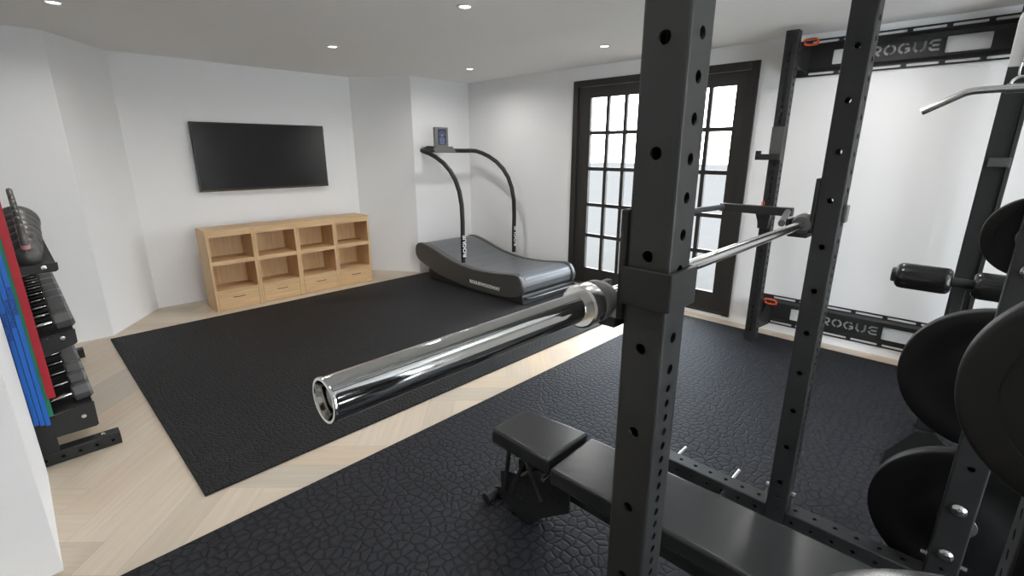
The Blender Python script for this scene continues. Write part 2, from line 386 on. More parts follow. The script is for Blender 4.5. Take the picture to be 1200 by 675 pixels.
# ------------------------------------------------------------ downlights
LX = [(.40, 4.10), (2.11, 4.13), (3.65, 4.18), (2.12, 2.46), (3.66, 2.51), (.45, 1.7), (3.70, .72), (2.12, .75), (.45, .2), (2.12, -.9), (3.7, -.9)]
LLAB = {0: 'round recessed ceiling light above the dumbbell rack, top left', 1: 'round recessed ceiling light between the television and the middle of the room', 2: 'round recessed ceiling light above the treadmill corner',
        3: 'round recessed ceiling light nearest the top edge left of the black upright', 4: 'round recessed ceiling light in front of the french doors'}
for i, (x, y) in enumerate(LX):
    t = thing('ceiling_light', LLAB.get(i, 'round recessed ceiling light out of the frame over the squat rack'), 'ceiling light', (x, y, CEIL), 'recessed ceiling lights')
    bm = BM(); lathe(bm, (x, y, CEIL), (0, 0, -1), [(0, .052), (.004, .050), (.006, .040), (.002, .034), (.001, .034)], 32); new('trim_ring', bm, mat('lamp_trim', (.75, .74, .72), .4), t, smooth=True)
    bm = BM(); lathe(bm, (x, y, CEIL-.0015), (0, 0, -1), [(0, 0), (0, .033), (.001, .033), (.001, 0)], 32); new('diffuser', bm, LAMP, t)
    ld = bpy.data.lights.new('lamp', 'AREA'); ld.shape = 'DISK'; ld.size = .07; ld.energy = SPOT; ld.color = (1, .98, .955); ld.spread = math.radians(160)
    lo = bpy.data.objects.new('lamp', ld); COL.objects.link(lo); lo.parent = t; lo.location = (0, 0, -.01)

# ------------------------------------------------------------ mats
def floor_mat(name, x0, y0, x1, y1, h, m_, label):
    bm = BM(); box(bm, (x0, y0, .001), (x1, y1, h)); o = new(name, bm, m_, bevel=.004); return tag(o, label, 'floor mat')
floor_mat('rubber_mat', .355, 2.27, 4.18, 4.955, .012, MAT1, 'black rubber floor mat with fine texture under the treadmill, in front of the wooden shelves')
floor_mat('rubber_mat', -.25, -1.8, 4.225, 2.007, .012, MAT2, 'dark grey cobble-textured rubber floor mat under the squat rack and bench')

# ------------------------------------------------------------ television
TV = thing('television', 'wide black flat television hung on the white wall above the wooden shelves', 'television', (1.99, YT, 1.1))
bm = BM(); box(bm, (1.335, 5.60, 1.098), (2.655, 5.635, 1.766)); new('housing', bm, TVB, TV, bevel=.004)
bm = BM(); box(bm, (1.346, 5.5975, 1.122), (2.644, 5.601, 1.756)); new('screen', bm, TVS, TV)
bm = BM(); box(bm, (1.345, 5.596, 1.099), (2.52, 5.600, 1.109)); part(new('speaker_strip', bm, BRONZE, TV), 'thin brown metallic strip along the bottom edge')
bm = BM(); box(bm, (1.8, 5.6352, 1.3), (2.2, YT-.002, 1.6)); new('wall_bracket', bm, BLACK, TV)
tb('cable', [(2.655, 5.62, 1.75), (2.672, 5.63, 1.72), (2.664, 5.64, 1.68), (2.675, 5.645, 1.64), (2.66, 5.64, 1.60)], .004, mat('cable_white', (.6, .6, .55), .5), TV, 8)

# ------------------------------------------------------------ bookcase units
def bookcase(x0, x1, label):
    yf, yb, H = 5.110, 5.415, .782; t_ = .018
    root = thing('bookcase', label, 'shelf unit', ((x0+x1)/2, (yf+yb)/2, 0), 'light oak shelf units under the television')
    for xa in (x0, x1-.022): 
        bm = BM(); box(bm, (xa, yf, 0), (xa+.022, yb, H-.02)); new('side_panel', bm, OAKZ, root, bevel=.0015)
    bm = BM(); box(bm, (x0, yf-.002, H-.02), (x1, yb, H)); new('top', bm, OAKX, root, bevel=.0015)
    bm = BM(); box(bm, (x0+.022, yf+.001, H-.065), (x1-.022, yf+.02, H-.02)); new('top_rail', bm, OAKX, root, bevel=.001)
    bm = BM(); box(bm, (x0+.022, yb-.01, .02), (x1-.022, yb, H-.02)); new('back_panel', bm, OAKZ, root)
    for z, th in ((.445, .040), (.182, .016)):
        bm = BM(); box(bm, (x0+.022, yf+.001, z), (x1-.022, yb-.01, z+th)); new('shelf', bm, OAKX, root, bevel=.0015)
    bm = BM(); box(bm, (x0+.022, yf+.012, 0), (x1-.022, yb-.01, .012)); new('plinth', bm, OAKX, root)
    bm = BM(); box(bm, (x0+.024, yf+.0, .014), (x1-.024, yf+.018, .180)); dr = new('drawer', bm, OAKX, root, bevel=.0015)
    cx = (x0+x1)/2; hp = [(cx-.055+.11*k/8, yf-.004-.014*math.sin(math.pi*k/8), .122) for k in range(9)]
    bm = BM(); tube(bm, hp, .0035, 8); part(new('handle', bm, BRONZE, dr, smooth=True), 'thin dark curved pull')
    return root
BX = [1.190, 1.606, 2.022, 2.438, 2.854]
for i, lab in enumerate(('light oak shelf unit at the left end of the row under the television', 'light oak shelf unit second from the left end, under the television',
                         'light oak shelf unit second from the right end, under the television', 'light oak shelf unit at the right end of the row, nearest the treadmill')):
    bookcase(BX[i]+.0005, BX[i+1]-.0005, lab)

# ------------------------------------------------------------ treadmill
TX0, TX1 = 3.370, 4.235
TM = thing('treadmill', 'curved treadmill with grey slatted belt and tall bent black handrail, on the rubber mat', 'treadmill', (3.8, 4.05, .012))
top = [(3.165, .253), (3.205, .297), (3.27, .303), (3.40, .290), (3.563, .270), (3.73, .260), (3.892, .257), (4.08, .270), (4.25, .295), (4.40, .330), (4.52, .365), (4.65, .400), (4.76, .421), (4.83, .426)]
head = [(4.890, .417), (4.935, .385), (4.955, .330), (4.948, .270), (4.915, .225), (4.876, .200)]
bot = [(4.79, .172), (4.709, .150), (4.60, .110), (4.50, .082), (4.38, .068), (4.262, .056), (4.10, .042), (3.9, .032), (3.70, .028), (3.50, .032), (3.35, .045), (3.24, .068), (3.175, .092), (3.145, .13), (3.136, .187)]
prof = top+head+bot
for s, (xa, lab) in enumerate(((TX0, 'near'), (TX1-.055, 'far'))):
    bm = BM(); prism(bm, prof, (xa, 0, 0), (0, 1, 0), (0, 0, 1), (1, 0, 0), .055); sp = new('side_cover', bm, BODY, TM, smooth=True, bevel=.012, seg=3)
    if s == 0:
        part(text_mesh('lettering', 'ROGUE/WOODWAY', .050, (TX0-.0012, 3.70, .112), (0, -1, -.01), (0, 0, 1), WHITE, sp, depth=.001, sx=1.0, bold=.0018), 'white lettering on the side cover')
# belt as a closed loop of slats
inner = [(y, z-.006) for y, z in top[2:]] 
loop = [(3.158, .187), (3.168, .235), (3.20, .278)] + inner + [(4.880, .408), (4.922, .375), (4.94, .325), (4.93, .27), (4.88, .21), (4.7, .16), (4.3, .07), (3.9, .045), (3.4, .05), (3.22, .082), (3.17, .13)]
pts = [Vector((0, y, z)) for y, z in loop]; 
def resample(pts, step, closed=True):
    P_ = pts+[pts[0]] if closed else pts; out_ = []; acc = 0; 
    tot = sum((b-a).length for a, b in zip(P_, P_[1:])); N_ = int(tot/step); st = tot/N_; tgt = 0; d = 0
    for a, b in zip(P_, P_[1:]):
        L_ = (b-a).length
        while tgt <= d+L_-1e-9: out_.append(a.lerp(b, (tgt-d)/L_)); tgt += st
        d += L_
    return out_
rs = resample(pts, .03); bm = BM(); cen = Vector((0, 4.0, .2))
K_ = len(rs)
for i in range(K_):
    a, b = rs[i], rs[(i+1) % K_]; d = (b-a).normalized(); nn = Vector((0, -d.z, d.y)); 
    if nn.dot(Vector((0, 4.0, (a.z*.0+.17)))-a) > 0 and False: nn = -nn
    # slat with small gap groove
    a2, b2 = a.lerp(b, .05), a.lerp(b, .95); inn = -nn if (a+nn*.01-cen).length > (a-cen).length else nn
    e0, e1 = TX0+.078, TX1-.078
    vs = []
    for x in (e0, e1):
        for q in (a2, b2, b2+inn*.006, a2+inn*.006): vs.append(bm.verts.new((x, q.y, q.z)))
    for f in ((0,1,5,4), (1,2,6,5), (2,3,7,6), (3,0,4,7), (0,3,2,1), (4,5,6,7)): bm.faces.new([vs[k] for k in f])
new('running_belt', bm, BELT, TM)
bm = BM(); prism(bm, [(y, z-.004) for y, z in loop], (TX0+.05, 0, 0), (0, 1, 0), (0, 0, 1), (1, 0, 0), TX1-TX0-.10)
bmesh.ops.scale(bm, vec=(1, .998, .985), verts=bm.verts, space=Matrix.Translation((-3.8, -4.05, -.2)))
part(new('inner_cover', bm, mat('tread_border', (.105, .105, .105), .3), TM, smooth=True), 'smooth dark border beside the belt')
bm = BM(); prism(bm, [(3.13, .012), (3.15, .10), (3.4, .13), (4.3, .13), (4.66, .16), (4.70, .12), (4.67, .012)], (TX0+.004, 0, 0), (0, 1, 0), (0, 0, 1), (1, 0, 0), TX1-TX0-.008); new('base_frame', bm, BODYD, TM, bevel=.01)
tb('tail_handle', [(TX0+.03, 3.20, .085), (TX0+.05, 3.11, .075), (TX0+.09, 3.09, .075), (TX1-.09, 3.09, .075), (TX1-.05, 3.11, .075), (TX1-.03, 3.20, .085)], .012, mat('tail_bar', (.06, .06, .065), .3, .3), TM)
# handrail: one long bent tube
def rail_side(x):
    return [(x, 4.07, .30), (x, 4.07, .55), (x, 4.065, .75), (x, 4.072, .93), (x, 4.105, 1.07), (x, 4.165, 1.19), (x, 4.25, 1.285), (x, 4.36, 1.365), (x, 4.50, 1.43), (x, 4.62, 1.468), (x, 4.72, 1.490)]
xa, xb = 3.398, 4.205
rp_ = rail_side(xa) + [(xa+.012, 4.765, 1.497), (xa+.045, 4.795, 1.50), (xa+.10, 4.80, 1.50)] + [(xb-.10, 4.80, 1.495), (xb-.045, 4.795, 1.497), (xb-.012, 4.765, 1.495)] + [(xb, y, z) for x, y, z in rail_side(xb)[::-1]]
tb('handrail', rp_, .0245, BLACK, TM, 24)
hr = [o for o in TM.children if o.name.startswith('handrail')][0]
for x, zc in ((xa, .485), (xb, .50)):
    part(text_mesh('lettering', 'ROGUE', .064, (x+.004, 4.044, zc), (0, 0, 1), (.97, -.22, 0) if False else (-1, 0, 0), WHITE, hr, depth=.0015, sx=1.15, bold=.001), 'white vertical maker lettering')
# console
bm = BM(); prism(bm, [(3.60, 1.478), (3.93, 1.478), (3.87, 1.545), (3.62, 1.545), (3.58, 1.52)], (0, 4.775, 0), (1, 0, 0), (0, 0, 1), (0, 1, 0), .06); new('console_mount', bm, mat('console_grey', (.16, .16, .155), .4, .3), TM, bevel=.006)
bm = BM(); box(bm, (3.618, 4.79, 1.54), (3.818, 4.82, 1.762)); cs = new('console', bm, mat('console_case', (.15, .15, .15), .4), TM, bevel=.006)
bm = BM(); box(bm, (3.665, 4.787, 1.563), (3.785, 4.7905, 1.742)); new('screen', bm, SCREEN, cs)
bm = BM()
for k in range(20):
    a0 = math.pi*k/19
    c_ = (3.725+.042*math.cos(a0), 1.672+.042*math.sin(a0)); c2 = (3.725+.042*math.cos(a0+.12), 1.672+.042*math.sin(a0+.12))
    tube(bm, [(c_[0], 4.7862, c_[1]), (c2[0], 4.7862, c2[1])], .003, 6)
for k in range(4): box(bm, (3.685, 4.7855, 1.575+.019*k), (3.765-.01*(k % 2), 4.787, 1.585+.019*k))
box(bm, (3.705, 4.7855, 1.655), (3.72, 4.787, 1.69)); box(bm, (3.728, 4.7855, 1.655), (3.743, 4.787, 1.69))
part(new('display', bm, SCRB, cs), 'dim blue dial and rows of readouts')
tb('console_arm', [(3.45, 4.80, 1.505), (3.52, 4.80, 1.535), (3.62, 4.80, 1.53)], .016, BLACK, TM)

# ------------------------------------------------------------ power rack
RK = thing('power_rack', 'black perforated steel power rack whose thick uprights stand in the foreground, on the cobble-textured mat', 'squat rack', (1.36, .1, .012))
W3 = .0765
zoff = .012
def upright(x, y, name='upright', wy=W3, H=2.24):
    ha = [(z-zoff, .0102) for z in [1.4955+.1605*k for k in range(-8, 5)] if z < H-.05]
    ha += [(z-zoff, .007) for z in (.142, .088)]
    hb = []
    z = 1.137
    while z < H-.06: hb.append((z-zoff, .0095)); z += .0583
    z = 1.100
    while z > .3: hb.append((z-zoff, .0075)); z -= .0285
    o = perf_tube(name, (x, y, zoff), (0, 0, 1), (1, 0, 0), (0, 1, 0), H-zoff, W3, wy, ha, hb, BLACK, RK)
    return o
XN, YN = .700, .3395
XF, YF = 1.950, .3515
YR = -.077-.0845
upright(XN, YN); upright(XF, YF); upright(XF, YR, wy=.0845); upright(XN, -.1745, wy=.0805)
def bolt(p, axis, r=.011, h=.014, parent=RK, dome=False):
    bm = BM(); lathe(bm, p, axis, [(0, 0), (0, r*1.5), (.002, r*1.5), (.002, r), (h, r), (h+.001, r*.8), (h+.001, 0)] , 6); new('bolt', bm, STEEL, parent)
def beam(y0, y1, x, z0=zoff):
    hs = [(y-y0, .0085) for y in [.815+.0697*7-.0697*k for k in range(60)] if y0+.012 < y < y1-.012]
    perf_tube('base_beam', (x, y0, z0), (0, 1, 0), (1, 0, 0), (0, 0, 1), y1-y0, W3, W3, hs, hs, BLACK, RK)
# base beams on both sides, split around the uprights
beam(YF+W3+.001, 1.12, XF); beam(YR+.0855, YF-.001, XF); beam(YN+W3+.001, 1.10, XN) if False else None
beam(-.093, YN-.001, XN)
for x, ya in ((XF, YF), (XN, YN)):
    for z in (.155,):
        bolt((x+.038, ya+W3, z), (0, 1, 0), .010, .018); bolt((x+.038, ya, z), (0, -1, 0), .010, .016)
for x, ya, wy in ((XF, YR, .0845), (XN, -.1745, .0805)):
    bolt((x+.038, ya+wy, .155), (0, 1, 0), .010, .018); bolt((x+.038, ya, .155), (0, -1, 0), .010, .018)
# top crossmembers (above the picture)
for x, ya, yb in ((XF, YR+.0845, YF), (XN, -.094, YN)):
    perf_tube('top_beam', (x, ya+.001, 2.15), (0, 1, 0), (1, 0, 0), (0, 0, 1), yb-ya-.002, W3, W3, [], [], BLACK, RK)
perf_tube('top_beam', (XN+W3+.001, .343, 2.15), (1, 0, 0), (0, 1, 0), (0, 0, 1), XF-XN-W3-.002, W3, W3, [], [], BLACK, RK)
perf_tube('top_beam', (XN+W3+.001, YR, 2.15), (1, 0, 0), (0, 1, 0), (0, 0, 1), XF-XN-W3-.002, W3, W3, [], [], BLACK, RK)
# band pegs on the base beam
for y in (.857, .597): part(tb('band_peg', [(XF+W3-.02, y, .062), (XF+W3+.105, y, .062)], .0085, STEEL, RK, 14), 'bright steel band peg')
part(tb('band_peg', [(XF-.045, .60, .040), (XF+.02, .60, .040)], .010, STEEL, RK, 14), 'bright steel band peg')
# storage pegs through the rear uprights
PZ = [1.262, .790, .290]
YP = -.119
for z in PZ:
    for x, s in ((XF+W3, 1), (XN, -1)):
        bm = BM(); L_ = .24 if s > 0 else .17
        lathe(bm, (x, YP if s > 0 else -.132, z), (s, 0, 0), [(0, 0), (0, .045), (.010, .045), (.012, .0245), (L_-.004, .0245), (L_, .022), (L_, 0)], 32)
        new('storage_peg', bm, STEEL, RK, smooth=True)
    for dz in (.088, -.089):
        if z == .790 : continue
        bm = BM(); lathe(bm, (XF-.0005, YP, z+dz), (-1, 0, 0), [(0, .022), (.003, .0215), (.005, .018), (.008, .0165), (.012, .012), (.0135, 0)], 28); part(new('bolt_head', bm, CHROME, RK, smooth=True), 'polished domed bolt head')
for z in (.967, .700):
    bm = BM(); lathe(bm, (XF-.0005, YP, z), (-1, 0, 0), [(0, .022), (.003, .0215), (.005, .018), (.008, .0165), (.012, .012), (.0135, 0)], 28); part(new('bolt_head', bm, CHROME, RK, smooth=True), 'polished domed bolt head')

# weight plates
def plate(x, s, y, z, r, th, label, m_=RUBBER, group='round weight plates on the rack pegs', metal=False):
    """inner face at x, extends to x+s*th; disc normal along X"""
    hr_ = .0255; t2 = th
    root = thing('weight_plate', label, 'weight plate', (x, y, z), group)
    pr = [(0, hr_), (0, r*.40), (.0015, r*.41), (.0015, r*.73), (0, r*.74), (0, r-.006), (.002, r-.002), (.006, r), (t2-.006, r), (t2-.002, r-.002), (t2, r-.006), (t2, r*.80), (t2-.002, r*.79), (t2-.002, r*.43), (t2, r*.42), (t2, hr_), (0, hr_)]
    bm = BM(); lathe(bm, (x, y, z), (s, 0, 0), pr, 96); new('disc', bm, m_, root, smooth=True)
    bm = BM(); lathe(bm, (x, y, z), (s, 0, 0), [(-.001, hr_), (-.001, .042), (.001, .044), (t2-.001, .044), (t2+.001, .042), (t2+.001, hr_), (-.001, hr_)], 40); part(new('hub_ring', bm, mat('hub_steel', (.25, .25, .25), .35, .8), root, smooth=True), 'grey steel hub ring')
    return root
plate(XF+W3+.034, 1, -.115, .785, .238, .055, 'large black weight plate behind the rear upright, on its middle peg')
plate(XF+W3+.034, 1, -.140, .262, .262, .055, 'largest black weight plate on the lowest peg, just above the floor')
plate(XF+W3+.012, 1, -.116, 1.257, .119, .035, 'small black weight plate highest up, partly hidden by the rear upright')
plate(XN-.045, 1, -.134, 1.273, .124, .032, 'black weight plate closest to the camera, at the right edge of the photo')
plate(XN-.155, 1, -.130, .855, .243, .055, 'large black weight plate at the bottom edge, only its shiny rim in view', metal=True, m_=mat('plate_grey', (.055, .055, .055), .25, .4))

# j cups
def jcup(x, y, wy, label, wrap=True):
    """upright min corner (x,y); bar side is +Y"""
    root = thing('j_cup', label, 'j-cup', (x, y, 1.22), 'j-cups holding the barbell')
    y1 = y+wy
    if not wrap:
        bm = BM(); box(bm, (x+.020, y-.012, 1.262), (x+.060, y-.001, 1.320)); new('pin_plate', bm, mat('pin_grey', (.10, .10, .10), .4), root, bevel=.002)
    if wrap: bm = BM(); prism(bm, [(x-.009, y1+.004), (x-.009, y-.008), (x-.006, y-.011), (x+W3+.006, y-.011), (x+W3+.009, y-.008), (x+W3+.009, y1+.004), (x+W3+.001, y1+.004), (x+W3+.001, y-.001), (x-.001, y-.001), (x-.001, y1+.004)], (0, 0, 1.250), (1, 0, 0), (0, 1, 0), (0, 0, 1), .064); new('wrap_bracket', bm, BLACK2, root, bevel=.002)
    bm = BM(); box(bm, (x-.004, y1+.001, 1.218), (x+W3+.004, y1+.013, 1.408)); new('back_plate', bm, BLACK2, root, bevel=.004)
    ys = y1+.013
    bm = BM(); prism(bm, [(ys, 1.200), (ys+.062, 1.200), (ys+.074, 1.212), (ys+.074, 1.262), (ys+.062, 1.262), (ys+.060, 1.226), (ys+.05, 1.219), (ys, 1.219)], (x-.004, 0, 0), (0, 1, 0), (0, 0, 1), (1, 0, 0), W3+.008); new('hook', bm, BLACK2, root, bevel=.002)
    return root
jcup(XN, YN, W3, 'black steel j-cup wrapped around the thick foreground upright, holding the near end of the barbell')
jcup(XF, YF, W3, 'black steel j-cup on the farther upright, holding the far end of the barbell', wrap=False)

# barbell
BY, BZ = .4635, 1.2455
BB = thing('barbell', 'polished chrome barbell racked across the j-cups, its hollow sleeve end pointing at the viewer', 'barbell', (1.29, BY, BZ))
def lx(name, prof, m_, parent=BB, seg=64, x=0, s=1, **k):
    bm = BM(); lathe(bm, (x, BY, BZ), (s, 0, 0), prof, seg); return new(name, bm, m_, parent, smooth=True)
lx('shaft', [(.20, 0), (.20, .0142), (2.45, .0142), (2.45, 0)], mat('bar_steel', (.66, .66, .65), .17, 1.0))
sleeve = [(.030, 0), (.030, .0205), (.002, .0218), (0, .0224), (0, .0252), (.0015, .0258), (.004, .0256), (.006, .0250), (.435, .0250), (.452, .0250)]
for x, s in ((.190, 1), (2.465, -1)):
    sl = lx('sleeve', sleeve+[(.452, .01)], CHROME, x=x, s=s)
    c = lx('end_cap', [(.0295, 0), (.024, .006), (.024, .009), (.0295, .011), (.0285, .016), (.026, .018), (.0285, .0202)], CHROME, sl, x=x, s=s)
    lx('sleeve_collar', [(.445, .02), (.445, .034), (.448, .0375), (.474, .0375), (.477, .036), (.477, .01)], mat('collar_steel', (.78, .78, .77), .22, 1.0), x=x, s=s)
    part(lx('bushing_ring', [(.477, .01), (.477, .0365), (.479, .0375), (.500, .0370), (.506, .033), (.520, .030), (.522, .027), (.522, .01)], GREYR, x=x, s=s), 'matt grey bushing ring')

# ------------------------------------------------------------ bench
BE = thing('weight_bench', 'black padded adjustable weight bench with a short front seat, standing inside the rack', 'bench', (1.28, .5, .012))
def pad(name, poly, z0, z1, m_=VINYL):
    bm = BM(); prism(bm, poly, (0, 0, z0), (1, 0, 0), (0, 1, 0), (0, 0, 1), z1-z0); return new(name, bm, m_, BE, smooth=True, bevel=.011, seg=4)
pad('seat', [(1.163, .958), (1.413, .956), (1.375, 1.256), (1.168, 1.256)], .365, .432)
pad('backrest', [(1.132, .922), (1.152, .45), (1.160, -.12), (1.425, -.12), (1.420, .45), (1.396, .934)], .365, .432)
bm = BM(); box(bm, (1.255, .02, .225), (1.32, .95, .310)); new('spine', bm, BLACK, BE, bevel=.003)
bm = BM(); box(bm, (1.19, -.05, .335), (1.205, .90, .364)); box(bm, (1.36, -.05, .335), (1.375, .90, .364)); new('back_frame', bm, BLACK, BE, bevel=.002)
bm = BM(); box(bm, (1.21, .96, .345), (1.225, 1.20, .364)); box(bm, (1.34, .96, .345), (1.355, 1.20, .364)); new('seat_frame', bm, BLACK, BE)
for x in (1.225, 1.335):
    bm = BM(); prism(bm, [(.90, .20), (1.03, .10), (1.08, .045), (1.20, .035), (1.255, .065), (1.262, .20), (1.215, .22), (1.14, .235), (1.06, .30), (.90, .30)], (x, 0, 0), (0, 1, 0), (0, 0, 1), (1, 0, 0), .006)
    new('side_plate', bm, BLACK2, BE)
    bm = BM(); 
    for a, b_ in (((1.20, .364), (1.235, .12)), ((1.10, .364), (1.20, .13)), ((1.14, .364), (1.03, .18))):
        tube(bm, [(x-.004, a[0], a[1]), (x-.004, b_[0], b_[1])], .0095, 6)
    new('seat_strut', bm, BLACK, BE)
for y, z in ((1.17, .20), (1.12, .21), (1.15, .13), (1.05, .17), (.98, .25), (.95, .22)):
    bm = BM(); tube(bm, [(1.218, y, z), (1.348, y, z)], .010, 12); new('cross_pin', bm, BLACK2, BE, smooth=True)
tb('front_foot', [(1.20, 1.33, .035), (1.40, 1.33, .035)], .022, BLACK, BE)
bm = BM(); prism(bm, [(1.18, .030), (1.345, .022), (1.345, .055), (1.25, .10), (1.18, .14)], (1.262, 0, 0), (0, 1, 0), (0, 0, 1), (1, 0, 0), .05); new('foot_stem', bm, BLACK, BE)
bm = BM(); prism(bm, [(.0, .225), (.10, .225), (-.02, .03), (-.12, .03)], (1.262, 0, 0), (0, 1, 0), (0, 0, 1), (1, 0, 0), .05); new('rear_leg', bm, BLACK, BE)
bm = BM(); box(bm, (1.03, -.14, .013), (1.54, -.06, .06)); new('rear_foot', bm, BLACK, BE, bevel=.004)
for x in (1.232, 1.31):
    bm = BM(); lathe(bm, (x, 1.15, .045), (1, 0, 0), [(0, 0), (0, .030), (.003, .033), (.022, .033), (.025, .030), (.025, 0)], 28); new('wheel', bm, BODYD, BE, smooth=True)
part(tb('adjust_pin', [(1.19, 1.00, .315), (1.225, 1.00, .315)], .010, STEEL, BE, 12), 'small steel adjustment pin')

# ------------------------------------------------------------ wall mounted rack
def bar_(bm, a, b, th):   # stroke between 2D points as quad list handled by caller
    pass
def strokes(ch):
    """stencil strokes in unit box: list of polylines"""
    t = []
    def arc(cx, cy, rx, ry, a0, a1, n_=8): return [(cx+rx*math.cos(math.radians(a0+(a1-a0)*k/n_)), cy+ry*math.sin(math.radians(a0+(a1-a0)*k/n_))) for k in range(n_+1)]
    if ch == 'R': return [[(.12, .0), (.12, .42)], [(.12, .92), (.62, .92)] + arc(.66, .66, .26, .26, 90, -90)[1:-1] + [(.62, .40), (.34, .40)], [(.52, .34), (.92, .0)]]
    if ch == 'O': return [arc(.5, .5, .44, .42, 98, 262, 14), arc(.5, .5, .44, .42, 82, -82, 14)]
    if ch == 'G': return [arc(.5, .5, .44, .42, 38, 84, 5), arc(.5, .5, .44, .42, 96, 262, 14), arc(.5, .5, .44, .42, 278, 312, 4) + [(.86, .20), (.86, .46), (.56, .46)]]
    if ch == 'U': return [[(.08, 1.0), (.08, .42)] + arc(.46, .42, .38, .34, 180, 262, 6), arc(.54, .42, .38, .34, 278, 360, 6) + [(.92, 1.0)]]
    if ch == 'E': return [[(.92, .92), (.36, .92)] + arc(.36, .60, .26, .32, 92, 176, 6), [(.86, .5), (.28, .5)], arc(.36, .40, .26, .32, 184, 268, 6) + [(.36, .08), (.92, .08)]]
def stroke_poly(bm, line, wd, o, r_, u_, n_, depth):
    k = len(line); L_, R_ = [], []
    for i, (x, y) in enumerate(line):
        a = Vector(line[max(i-1, 0)]); b = Vector(line[min(i+1, k-1)]); d = (b-a).normalized(); nn = Vector((-d.y, d.x))
        kk = 1.0
        if 0 < i < k-1:
            d1_ = (Vector(line[i])-a).normalized(); kk = 1/max(.6, abs(d1_.dot(d)))
        L_.append((x+nn.x*wd/2*kk, y+nn.y*wd/2*kk)); R_.append((x-nn.x*wd/2*kk, y-nn.y*wd/2*kk))
    poly = L_+R_[::-1]
    A = [bm.verts.new(Vector(o)+Vector(r_)*p[0]+Vector(u_)*p[1]) for p in poly]; B = [bm.verts.new(v.co+Vector(n_)*depth) for v in A]
    m2 = len(poly)
    for i in range(k-1):
        j = m2-1-i
        bm.faces.new((A[i], A[i+1], A[j-1], A[j])); bm.faces.new((B[j], B[j-1], B[i+1], B[i]))
    for i in range(m2): bm.faces.new((A[i], B[i], B[(i+1) % m2], A[(i+1) % m2]))
WR = thing('wall_rack', 'black wall-mounted rack with slotted, letter-cut cross plates, right of the french doors', 'wall rack', (4.2, .59, .012))
PXR = 4.0
def stringer(zb, n_=0):
    xf = 4.368; Y1, Y0 = 1.243, -.062; Hh = .252
    # profile (offset toward -X, z)
    pf = [(0, 0), (0, .036), (-.016, .056), (-.016, .196), (0, .216), (0, .252)]
    bm = BM(); th = .004
    A = [(xf+a, zb+b) for a, b in pf]; Bp = [(xf+a+th, zb+b) for a, b in pf][::-1]; poly = A+Bp
    v0 = [bm.verts.new((x, Y0, z)) for x, z in poly]; v1 = [bm.verts.new((x, Y1, z)) for x, z in poly]
    k = len(poly)
    for i in range(k): bm.faces.new((v0[i], v0[(i+1) % k], v1[(i+1) % k], v1[i]))
    m_ = len(pf)
    for i in range(m_-1):
        j = k-1-i; bm.faces.new((v0[i], v0[j], v0[j-1], v0[i+1])); bm.faces.new((v1[i], v1[i+1], v1[j-1], v1[j]))
    ob = new('cross_plate', bm, BLACK, None)
    ct = BM(); x0 = xf-.04; D = .06
    def slot(ya, yb, z0, z1):
        r_ = min((z1-z0)/2, .007); p = []
        for cx, cy, a0 in ((yb-r_, z1-r_, 0), (ya+r_, z1-r_, 90), (ya+r_, z0+r_, 180), (yb-r_, z0+r_, 270)):
            p += [(cx+r_*math.cos(math.radians(a0+q*30)), cy+r_*math.sin(math.radians(a0+q*30))) for q in range(4)]
        prism(ct, p, (x0, 0, 0), (0, 1, 0), (0, 0, 1), (1, 0, 0), D)
    gaps = [1.172, .978, .784, .590, .392, .197, .003]
    for g0, g1 in zip(gaps, gaps[1:]):
        for zz in (zb+.011, zb+.225): slot(g1+.014, g0-.014, zz, zz+.016)
    slot(.797, 1.010, zb+.070, zb+.166); slot(.175, .389, zb+.070, zb+.166)
    lw, lh = .063, .064; pitch = .0785; ys = .790
    for i, ch in enumerate('ROGUE'):
        for ln in strokes(ch):
            ln2 = [(a*lw, b*lh) for a, b in ln]
            stroke_poly(ct, ln2, .0140, (x0, ys-i*pitch, zb+.091), (0, -1, 0), (0, 0, 1), (1, 0, 0), D)
    co = new('cut', ct, BLACK, None)
    bo = ob.modifiers.new('b', 'BOOLEAN'); bo.operation = 'DIFFERENCE'; bo.object = co; bo.solver = 'EXACT'; bo.use_self = True
    bpy.context.view_layer.update(); bake(ob); bpy.data.objects.remove(co)
    ob.parent = WR; ob.matrix_parent_inverse = Matrix.Translation(-WR.location)
    part(ob, 'slotted black plate with cut-out letters showing the white wall')
stringer(2.030); stringer(.070)
WP = .081
def wpost(y0, holes=True):
    hs = [(z-zoff, .0120) for z in [.10+.05*k for k in range(43)] if not (1.44 < z < 1.68)]
    perf_tube('post', (PXR, y0, zoff), (0, 0, 1), (1, 0, 0), (0, 1, 0), 2.30-zoff, WP, WP, hs, hs, BLACK, WR, c=.004)
wpost(1.157); wpost(-.050)
for y in (1.157, -.050):
    for z in (2.10, .12):
        bm = BM()
        for yy in (y+.004, y+WP-.008): prism(bm, [(PXR+WP+.001, z-.04+.02), (4.345, z-.05), (4.345, z+.15), (4.24, z+.15), (PXR+WP+.001, z+.07)], (0, yy, 0), (1, 0, 0), (0, 0, 1), (0, 1, 0), .004)
        box(bm, (PXR+WP+.001, y+.008, z-.02), (4.345, y+WP-.008, z-.015))
        new('wall_bracket', bm, BLACK, WR)
def oval_ring(bm, c, a, b, r, ry=(0, 1, 0), rz=(0, .3, .95), seg=10):
    ry, rz = Vector(ry).normalized(), Vector(rz).normalized(); P_ = []
    for k in range(25):
        t_ = 2*math.pi*k/24; ct_, st_ = math.cos(t_), math.sin(t_)
        P_.append(Vector(c)+ry*a*math.copysign(abs(ct_)**.6, ct_)+rz*b*math.copysign(abs(st_)**.6, st_))
    tube(bm, P_, r, seg, caps=False)
